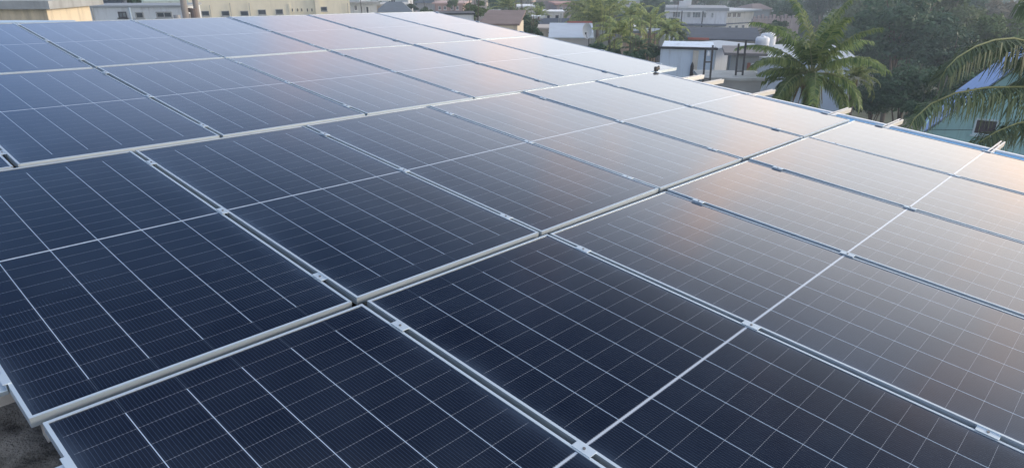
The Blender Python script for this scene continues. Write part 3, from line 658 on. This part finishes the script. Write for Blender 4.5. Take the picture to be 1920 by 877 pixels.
# satellite dish
p = P(1102, 57, 41); t = empty('satellite_dish', p); t.rotation_euler = (R(12), 0, R(-18)); tag(t, 'white satellite dish left of the palm cluster', 'satellite dish')
m = MB(); rad = 0.36; NR = 8; NS = 24
rings = []
for i in range(NR+1):
    r_ = rad*i/NR; rings.append([(r_*math.cos(2*math.pi*j/NS)*.75, 0.28*(r_/rad)**2*-.55, r_*math.sin(2*math.pi*j/NS)*1.25) for j in range(NS)])
for off in (0, 0.012):
    for i in range(NR):
        for j in range(NS):
            a, b_, c_, d_ = rings[i][j], rings[i][(j+1) % NS], rings[i+1][(j+1) % NS], rings[i+1][j]
            m.quad(*[(q[0], q[1]+off, q[2]) for q in (a, b_, c_, d_)])
m.build('reflector', M_white, t, True)
m = MB(); m.tube([(0, .01, 0), (0, .3, -.2), (0, .3, -p.z+.1)], .03, 8); m.build('mount', M_frame, t)
m = MB(); m.tube([(0, -.1, -.45), (0, -.5, -.05)], .015, 6); m.box((-.04, -.55, -.08), (.04, -.47, .02)); m.build('feed_arm', M_frame, t)

# ------------------------------------------------------------------ vegetation
def leaf_mat(name, c0, c1, tr=0.25):
    m, t, b = new_mat(name)
    at = ns(t, 'ShaderNodeAttribute'); at.attribute_name = 'tint'
    mx = t.nodes.new('ShaderNodeMix'); mx.data_type = 'RGBA'; t.links.new(at.outputs['Fac'], mx.inputs[0])
    mx.inputs[6].default_value = (*c0, 1); mx.inputs[7].default_value = (*c1, 1)
    info = ns(t, 'ShaderNodeObjectInfo'); hv = ns(t, 'ShaderNodeHueSaturation'); t.links.new(mx.outputs[2], hv.inputs['Color'])
    mr = ns(t, 'ShaderNodeMapRange'); t.links.new(info.outputs['Random'], mr.inputs[0]); mr.inputs[3].default_value = 0.75; mr.inputs[4].default_value = 1.3; t.links.new(mr.outputs[0], hv.inputs['Value'])
    t.links.new(hv.outputs[0], b.inputs['Base Color']); b.inputs['Roughness'].default_value = 0.6; b.inputs['Specular IOR Level'].default_value = 0.3
    tl = ns(t, 'ShaderNodeBsdfTranslucent'); t.links.new(hv.outputs[0], tl.inputs['Color'])
    ms = ns(t, 'ShaderNodeMixShader'); ms.inputs[0].default_value = tr
    t.links.new(b.outputs[0], ms.inputs[1]); t.links.new(tl.outputs[0], ms.inputs[2]); t.links.new(ms.outputs[0], t.nodes['Material Output'].inputs[0])
    return m
ML_dark = leaf_mat('foliage_dark', (0.028, 0.065, 0.036), (0.085, 0.155, 0.080))
ML_green = leaf_mat('foliage_green', (0.045, 0.09, 0.030), (0.16, 0.22, 0.075))
ML_olive = leaf_mat('foliage_olive', (0.09, 0.09, 0.06), (0.20, 0.17, 0.11))
ML_palm = leaf_mat('palm_leaf', (0.05, 0.115, 0.045), (0.26, 0.33, 0.11), 0.4)
ML_palmd = leaf_mat('palm_leaf_dark', (0.045, 0.08, 0.045), (0.15, 0.20, 0.10), 0.3)
M_bark = mat('bark', (0.12, 0.10, 0.08), .95, var=.3, scale=4, bump=.4)
M_dead = mat('dry_frond', (0.20, 0.14, 0.08), .9, var=.3, scale=3)
def quads_mesh(name, Q, tint, m):
    n_ = len(Q); me = bpy.data.meshes.new(name)
    me.vertices.add(n_*4); me.vertices.foreach_set('co', Q.reshape(-1))
    me.loops.add(n_*4); me.loops.foreach_set('vertex_index', np.arange(n_*4, dtype=np.int32))
    me.polygons.add(n_); me.polygons.foreach_set('loop_start', np.arange(0, n_*4, 4, dtype=np.int32))
    try: me.polygons.foreach_set('loop_total', np.full(n_, 4, dtype=np.int32))
    except Exception: pass
    at = me.attributes.new('tint', 'FLOAT', 'FACE'); at.data.foreach_set('value', tint.astype(np.float32))
    me.materials.append(m); me.update(calc_edges=True); me.validate(); return me
def crown_mesh(seed, n_, leaf, m, lumps=16, flat=0.75):
    g = np.random.default_rng(seed)
    # lumps spread in a unit crown
    c = g.normal(size=(lumps, 3)); c /= np.linalg.norm(c, axis=1)[:, None]; c *= g.uniform(.35, .82, (lumps, 1)); c[:, 2] *= flat
    r = g.uniform(.16, .36, lumps)
    k = g.integers(0, lumps, n_)
    d = g.normal(size=(n_, 3)); d /= np.linalg.norm(d, axis=1)[:, None]; d[:, 2] = np.where(d[:, 2] < -.3, -d[:, 2]*.6, d[:, 2])
    rr = r[k]*g.uniform(.55, 1.08, n_)
    p = c[k] + d*rr[:, None]
    nrm = d + g.normal(scale=.55, size=(n_, 3)); nrm /= np.linalg.norm(nrm, axis=1)[:, None]
    a = np.cross(nrm, g.normal(size=(n_, 3))); a /= np.linalg.norm(a, axis=1)[:, None]; b_ = np.cross(nrm, a)
    s = leaf*g.uniform(.5, 1.3, (n_, 1))
    Q = np.stack([p-a*s, p-b_*s*.55, p+a*s, p+b_*s*.55], axis=1).astype(np.float32)
    tint = np.clip(g.uniform(0, 1, n_)*.55 + (g.uniform(0, 1, lumps)[k])*.45, 0, 1)
    return quads_mesh('crown', Q, tint, m)
def trunk_mesh(seed):
    g = random.Random(seed); m = MB()
    m.tube([(0, 0, -1.0), (.01, 0, -.6), (-.02, .01, -.2), (.02, 0, .1)], [.05, .042, .035, .02], 8)
    for _ in range(6):
        a = g.uniform(0, 6.28); z = g.uniform(-.6, -.2); e = g.uniform(.35, .6)
        m.tube([(0, 0, z), (math.cos(a)*e*.5, math.sin(a)*e*.5, z+.25), (math.cos(a)*e, math.sin(a)*e, z+.5)], [.025, .016, .006], 6)
    return m.mesh('trunk', M_bark, True)
CR = {}
def crown(kind, var, fine):
    key = (kind, var, fine)
    if key not in CR:
        m = {'dark': ML_dark, 'green': ML_green, 'olive': ML_olive}[kind]
        n_, lf = {0: (2200, .11), 1: (7000, .062), 2: (13000, .045)}[fine]
        CR[key] = crown_mesh(31+len(CR)*7, n_, lf, m, 18+var*4+fine*12)
    return CR[key]
TR = [trunk_mesh(k) for k in range(3)]
def tree(x, y, d, rpx, label, kind='dark', fine=1, var=0, squash=.85, group=None, cat='tree'):
    """crown centre at pixel x, y and distance d; crown radius in pixels"""
    p = P(x, y, d); r = rpx*d/FPX
    t = empty('leafy_tree', (p.x, p.y, p.z)); t.rotation_euler = (0, 0, random.uniform(0, 6.28)); tag(t, label, cat, group)
    o = bpy.data.objects.new('crown', crown(kind, var % 3, fine)); COL.objects.link(o); o.parent = t; o.scale = (r, r, r*squash)
    o = bpy.data.objects.new('trunk', TR[var % 3]); COL.objects.link(o); o.parent = t; o.scale = (r, r, p.z)
    return t
# big dark trees on the right
big = [(1690, 60, 62, 95, 'dark', 'dark broad tree right behind the big coconut palm'), (1760, 40, 78, 80, 'green', 'mid green tree near the top right, behind the dark trees'),
       (1700, 165, 48, 75, 'dark', 'lower dark bush like tree just beyond the kerb right of the palm'), (1785, 120, 56, 85, 'dark', 'dark tree left of the arching palm frond'),
       (1860, 75, 60, 70, 'green', 'greener tree behind the upper arching frond at the right'), (1640, 190, 50, 45, 'dark', 'dark low tree touching the right side of the big palm'),
       (1840, 160, 44, 80, 'dark', 'dark tree behind the roof of the turquoise house'), (1920, 110, 52, 70, 'green', 'green tree at the right picture edge behind fronds'),
       (1740, 215, 36, 50, 'dark', 'dark shrub against the kerb before the turquoise house'), (1655, 110, 70, 60, 'dark', 'shadowy tree between the palm and the dark wood'),
       (1610, 35, 100, 60, 'green', 'hazy green tree over the crown of the big palm'), (1800, 0, 110, 70, 'dark', 'hazy dark tree at the top right picture edge'),
       (1720, -5, 120, 60, 'green', 'pale hazy tree at the top edge above the dark wood'), (1880, 35, 100, 50, 'olive', 'brownish dry tree at the upper right'),
       (1925, 45, 90, 45, 'olive', 'brownish dry tree at the extreme upper right corner'), (1830, 30, 120, 40, 'olive', 'brownish sparse tree behind the top right wood')]
for i, (x, y, d, r, k, lb) in enumerate(big): tree(x, y, d, r, lb, k, 2 if d < 85 else 1, i)
# trees of the middle
mid = [(890, 22, 70, 27, 'green', 'rounded light green tree above the low white building'), (875, 30, 66, 18, 'green', 'smaller green tree at the left of the rounded tree'),
       (985, 46, 58, 26, 'dark', 'dark tree right of the brown roofed house'), (1000, 62, 50, 18, 'dark', 'dark bush between brown roofed and veranda houses'),
       (960, 30, 80, 20, 'green', 'green tree behind the small white tower'), (895, 52, 46, 10, 'dark', 'dark shrub between the low white and brown roofed houses'),
       (1220, 15, 130, 32, 'dark', 'dark purple green tree left of the apartment house top'), (1235, 45, 112, 20, 'dark', 'dark tree left of the apartment house wall'),
       (1262, 52, 78, 24, 'green', 'green tree in front of the apartment house left side'), (1225, 100, 44, 22, 'dark', 'dark shrub left of the blue walled house corner'),
       (1190, 110, 40, 25, 'dark', 'dark shrub under the palm cluster by the array edge'), (1120, 95, 44, 22, 'dark', 'dark shrub below the palm cluster left part'),
       (1150, 105, 42, 20, 'dark', 'dark shrub below the middle of the palm cluster'), (1462, 50, 80, 18, 'dark', 'dark tree beyond the white tanks'),
       (1430, 8, 140, 34, 'dark', 'dark wood tree above the pinkish boundary wall'), (1480, 20, 120, 36, 'dark', 'dark tree left of the big palm top'),
       (1540, 10, 130, 40, 'dark', 'dark tree directly behind the big palm top'), (1380, -4, 170, 30, 'dark', 'dark tree above the apartment house right end'),
       (1330, -2, 175, 26, 'green', 'green tree above the apartment house middle'), (1290, -2, 170, 24, 'olive', 'brown green tree above the apartment house left end'),
       (1470, 85, 60, 22, 'green', 'green bush between tanks and big palm'), (1560, 80, 85, 50, 'dark', 'dark tree behind the right half of the big palm'),
       (1500, 100, 75, 35, 'dark', 'dark tree behind the left half of the big palm'), (800, 22, 100, 14, 'green', 'small green tree between hip roof and pink house'),
       (772, 16, 104, 12, 'dark', 'small dark tree at the right end of the hip roof'), (250, 4, 70, 22, 'dark', 'dark rounded hedge tree behind the long white building'),
       (1010, 14, 120, 14, 'green', 'small green tree above the white cube house'),
       (848, 8, 112, 13, 'green', 'small green tree in front of the pink house'), (930, 5, 120, 22, 'dark', 'dark blue green tree above the white tower')]
for i, (x, y, d, r, k, lb) in enumerate(mid): tree(x, y, d, r, lb, k, 1 if r*d > 1500 else 0, i)
# far trees filling the distance
k = 0
for d in (150, 185, 225, 270, 320):
    x = 620
    while x < 1960:
        x += random.uniform(26, 60)
        dd = d*random.uniform(.93, 1.07); rr_ = random.uniform(3.2, 5.5)*FPX/dd
        pz = random.uniform(4.0, 6.5); # crown height in metres
        yy = 500.2 - FPX*math.tan(PITCH - math.atan2(15-pz, dd))
        if dd < 200 and (1245 < x < 1420 or 700 < x < 920 or 1005 < x < 1090): continue
        t = tree(x, yy, dd, rr_, 'distant tree in the hazy green belt at the top of the view', ['dark', 'green', 'dark', 'olive'][k % 4], 0, k, .8, 'distant trees of the green belt'); k += 1
# far houses
fh = random.Random(11); cols = [((0.62, 0.62, 0.6), 'white'), ((0.55, 0.45, 0.36), 'tan'), ((0.48, 0.5, 0.52), 'grey'), ((0.58, 0.4, 0.34), 'pinkish')]
for i, x in enumerate([652, 690, 744, 790, 862, 905, 948, 985, 1075, 1120, 1155, 1212, 1262, 1310, 1450, 1510, 1885, 1912]):
    d = 215 + (i*37) % 60; c_, cn = cols[i % 4]
    wpx = fh.uniform(24, 38); near_to = ['above the cream building end', 'above the white house', 'above the tan house', 'above the grey roofed house', 'above the pink house', 'above the round green tree', 'above the white tower', 'above the far left palms', 'over the palm cluster left part', 'over the palm cluster middle', 'over the palm cluster right part', 'over the dark purple tree', 'over the apartment left end', 'over the apartment middle', 'above the boundary wall', 'left of the big palm tip', 'at the top right, left one', 'at the top right corner'][i]
    b = Bld('distant_house', f'tiny {cn} distant house {near_to}', 'house', x-wpx/2, x+wpx/2, fh.uniform(-2, 5), d, 8, fh.uniform(-15, 15), c_, group='distant houses of the town')
    b.flat_roof(M_slab, .3, .3)
    for q_ in range(3): b.win_l(b.w*(q_+.5)/3.6, b.w*(q_+.5)/3.6+1.1, b.h-2.2, b.h-1.1)

# ---------- palms
def frond_quads(path, lmax, g, droop=0.8, n_=84, wid=0.036, side_w=0.75):
    """path: list of Vectors; returns leaflet quads and tints"""
    pts = [Vector(p) for p in path]; seg = [(pts[i+1]-pts[i]).length for i in range(len(pts)-1)]; tot = sum(seg); Q = []; T = []
    def at(t):
        s = t*tot
        for i, l in enumerate(seg):
            if s <= l or i == len(seg)-1: return pts[i].lerp(pts[i+1], min(1, s/l)), (pts[i+1]-pts[i]).normalized()
            s -= l
    for k in range(n_):
        t = 0.16+0.84*(k+g.uniform(0, .8))/n_; p, dr = at(min(t, .995))
        sd = dr.cross(Vector((0, 0, 1)));
        if sd.length < .1: sd = Vector((1, 0, 0))
        sd.normalize(); up = sd.cross(dr)
        ll = lmax*(math.sin(min(1, (t-.1)*1.25+.12)*math.pi*.86)**.7)*g.uniform(.8, 1.1)
        for s in (-1, 1):
            d1 = (sd*s*side_w + dr*.55 + up*.15).normalized(); d1 = (d1 + Vector((0, 0, -1))*droop*g.uniform(.1, .45)).normalized()
            d2 = (d1*.6 + Vector((0, 0, -1))*droop*g.uniform(.5, 1.1) + dr*.1).normalized()
            m1 = p + d1*ll*.5; m2 = m1 + d2*ll*.5; wv = dr*wid*g.uniform(.7, 1.2)
            tn = g.random()
            Q.append([p-wv*.5, p+wv*.5, m1+wv, m1-wv]); T.append(tn)
            Q.append([m1-wv, m1+wv, m2+wv*.15, m2-wv*.15]); T.append(min(1, tn*.9+.15))
    return np.array([[tuple(v) for v in q] for q in Q], dtype=np.float32), np.array(T)
def frond_path(az, el, length, g, bend=1.5, n_=9):
    p = Vector((0, 0, 0)); out = [p.copy()]; e = el
    for k in range(n_):
        p = p + Vector((math.cos(az)*math.cos(e), math.sin(az)*math.cos(e), math.sin(e)))*(length/n_); out.append(p.copy()); e -= bend/n_*(.5+k/n_)
    return out
def rachis(mb, path, r): mb.tube(path, [r*(1-.8*i/(len(path)-1)) for i in range(len(path))], 6)
M_rach = mat('frond_stalk', (0.22, 0.24, 0.10), .6, var=.2)
def palm_trunk(h, r=.13, lean=.3):
    m = MB(); m.tube([(lean*(1-k/8)**2, 0, -h*(1-k/8)) for k in range(9)], [r*1.5-(r*.6)*k/8 for k in range(9)], 12); return m
def big_palm(x, y, d, label, nf, length, g, lm, leafl, els, mats=ML_palm, bend=1.7, coconuts=True, extra=[], n_=84, wid=.036):
    c0 = P(x, y, d); t = empty('coconut_palm', c0); tag(t, label, 'palm tree')
    palm_trunk(c0.z).build('trunk', M_bark, t, True)
    paths = []
    for k in range(nf):
        az = k*2.39996+g.uniform(-.2, .2); e = els[0]+(els[1]-els[0])*((k+.5)/nf)**.8 + g.uniform(-.1, .1)
        paths.append(frond_path(az, e, length*(1.08-.28*k/nf)*g.uniform(.88, 1.06), g, bend*(.55+.65*k/nf)*g.uniform(.85, 1.15)))
    paths += [[Vector(q)-c0 for q in e] for e in extra]
    for pth in paths:
        Q, T = frond_quads(pth, leafl, g, lm, n_, wid)
        o = bpy.data.objects.new('frond', quads_mesh('frond', Q, T, mats)); COL.objects.link(o); o.parent = t
        m = MB(); rachis(m, pth, .028); m.build('stalk', M_rach, o, True)
    if coconuts:
        for k in range(9):
            a = g.uniform(0, 6.28); cc = MB(); rc = .10
            ctr = Vector((math.cos(a)*.25, math.sin(a)*.25, -.25-g.uniform(0, .2)))
            cc.tube([ctr+Vector((0, 0, z)) for z in (-.13, -.1, -.04, .04, .1, .13)], [.02, .065, .1, .1, .065, .02], 10); cc.build('coconut', M_dead, t, True)
        for k in range(7):
            a = g.uniform(0, 6.28); m = MB(); m.tube([(0, 0, -.1), (math.cos(a)*.35, math.sin(a)*.35, -.15), (math.cos(a)*.55, math.sin(a)*.55, -.9-g.uniform(0, .5))], [.03, .03, .012], 6); m.build('dry_stalk', M_dead, t, True)
    return t
gp = random.Random(21)
big_palm(1522, 140, 27, 'big coconut palm just beyond the kerb right of the ladders', 29, 3.05, gp, 1.0, .66, (1.55, -.30), bend=1.75, n_=74, wid=.03)
# right palm: three arching fronds reach into the picture
c0 = P(2090, 200, 13.5)
def pth(pix): return [tuple(c0)] + [tuple(P(x, y, d)) for x, y, d in pix]
ex = [pth([(2010, 118, 13.2), (1950, 84, 12.9), (1900, 72, 12.6), (1865, 75, 12.4), (1830, 87, 12.2), (1795, 108, 12.0), (1775, 128, 11.9), (1763, 150, 11.9)]),
      pth([(2000, 175, 13), (1920, 163, 12.6), (1850, 164, 12.3), (1790, 175, 12.0), (1745, 195, 11.8), (1715, 222, 11.6), (1700, 250, 11.5)]),
      pth([(2010, 215, 12.8), (1950, 222, 12.3), (1905, 232, 12.0), (1868, 247, 11.8), (1835, 268, 11.7)]),
      pth([(2020, 150, 14.5), (1975, 135, 14.8), (1930, 140, 15), (1890, 160, 15.2)])]
big_palm(2090, 200, 13.5, 'palm with long arching fronds entering from the right edge', 9, 3.0, gp, 2.2, .95, (1.4, .5), ML_palmd, 1.6, False, ex, 150, .021)
# palm proto for the far ones
def far_palm_mesh(seed, m_, nf=22, bend=2.1, e0=1.5, e1=-.3):
    g = random.Random(seed); Qs = []; Ts = []
    for k in range(nf):
        Q, T = frond_quads(frond_path(k*2.4, e0+(e1-e0)*(k/nf), g.uniform(.85, 1.1), g, bend), .19, g, .9, 30, .024); Qs.append(Q); Ts.append(T)
    return quads_mesh('crown', np.concatenate(Qs), np.concatenate(Ts), m_)
ML_palmf = leaf_mat('palm_leaf_far', (0.10, 0.16, 0.07), (0.40, 0.44, 0.16), 0.4)
FP = [far_palm_mesh(1, ML_palmf), far_palm_mesh(2, ML_palmf, 16, 1.3, 1.5, .45), far_palm_mesh(3, ML_palmd, 20)]
pt = MB(); pt.tube([(0, 0, -1), (0.004, 0, 0)], [.02, .014], 8); PT = pt.mesh('trunk', M_bark, True)
fpal = [(1160, 72, 46, 62, 0, 'tallest palm in the middle cluster, fronds over the array edge'), (1120, 50, 60, 55, 1, 'upright palm right of the satellite dish'), (1105, 32, 72, 50, 0, 'yellowish palm behind the dish, left of cluster'),
        (1145, 30, 78, 48, 1, 'yellow green palm at the cluster top'), (1185, 40, 70, 50, 0, 'palm at the right top of the cluster'), (1218, 52, 66, 42, 1, 'pale upright palm near the peach house'),
        (1195, 95, 42, 40, 2, 'low palm at the right of the cluster'), (1252, 62, 60, 42, 0, 'drooping palm before the apartment house left corner'), (1080, 25, 95, 34, 0, 'far yellow palm left of the cluster'),
        (950, 18, 92, 32, 1, 'palm behind the small white tower'), (975, 35, 84, 32, 0, 'palm between the tower and the white cube house'), (1010, 32, 86, 22, 1, 'narrow palm left of the cube house'),
        (995, 52, 56, 24, 2, 'low dark palm by the array edge'), (1440, 60, 75, 24, 2, 'small palm right of the white tanks'), (762, 22, 96, 10, 0, 'small palm at the hip roof right end'),
        (1480, 150, 30, 45, 2, 'low young palm left below the big palm'), (1605, 150, 31, 50, 0, 'lower palm right of the big palm trunk'), (1275, 70, 60, 22, 2, 'small palm behind the blue walled house')]
for i, (x, y, d, rpx, v_, lb) in enumerate(fpal):
    p = P(x, y, d); s = rpx*d/FPX*1.1; t = empty('palm_tree', p); t.rotation_euler = (0, 0, i*1.3); tag(t, lb, 'palm tree', 'palms among the houses')
    o = bpy.data.objects.new('crown', FP[v_]); COL.objects.link(o); o.parent = t; o.scale = (s,)*3
    o = bpy.data.objects.new('trunk', PT); COL.objects.link(o); o.parent = t; o.scale = (8, 8, p.z)

# ------------------------------------------------------------------ evening haze
hz = MB(); hz.box((-1505, -205, -1.0), (1505, 1805, 19.5))
m = bpy.data.materials.new('haze'); m.use_nodes = True; t = m.node_tree
t.nodes.remove(t.nodes['Principled BSDF']); pv = t.nodes.new('ShaderNodeVolumePrincipled')
pv.inputs['Color'].default_value = (0.74, 0.88, 1.0, 1); pv.inputs['Density'].default_value = 0.0015; pv.inputs['Anisotropy'].default_value = 0.2
t.links.new(pv.outputs[0], t.nodes['Material Output'].inputs['Volume'])
tag(hz.build('haze', m), kind='stuff')
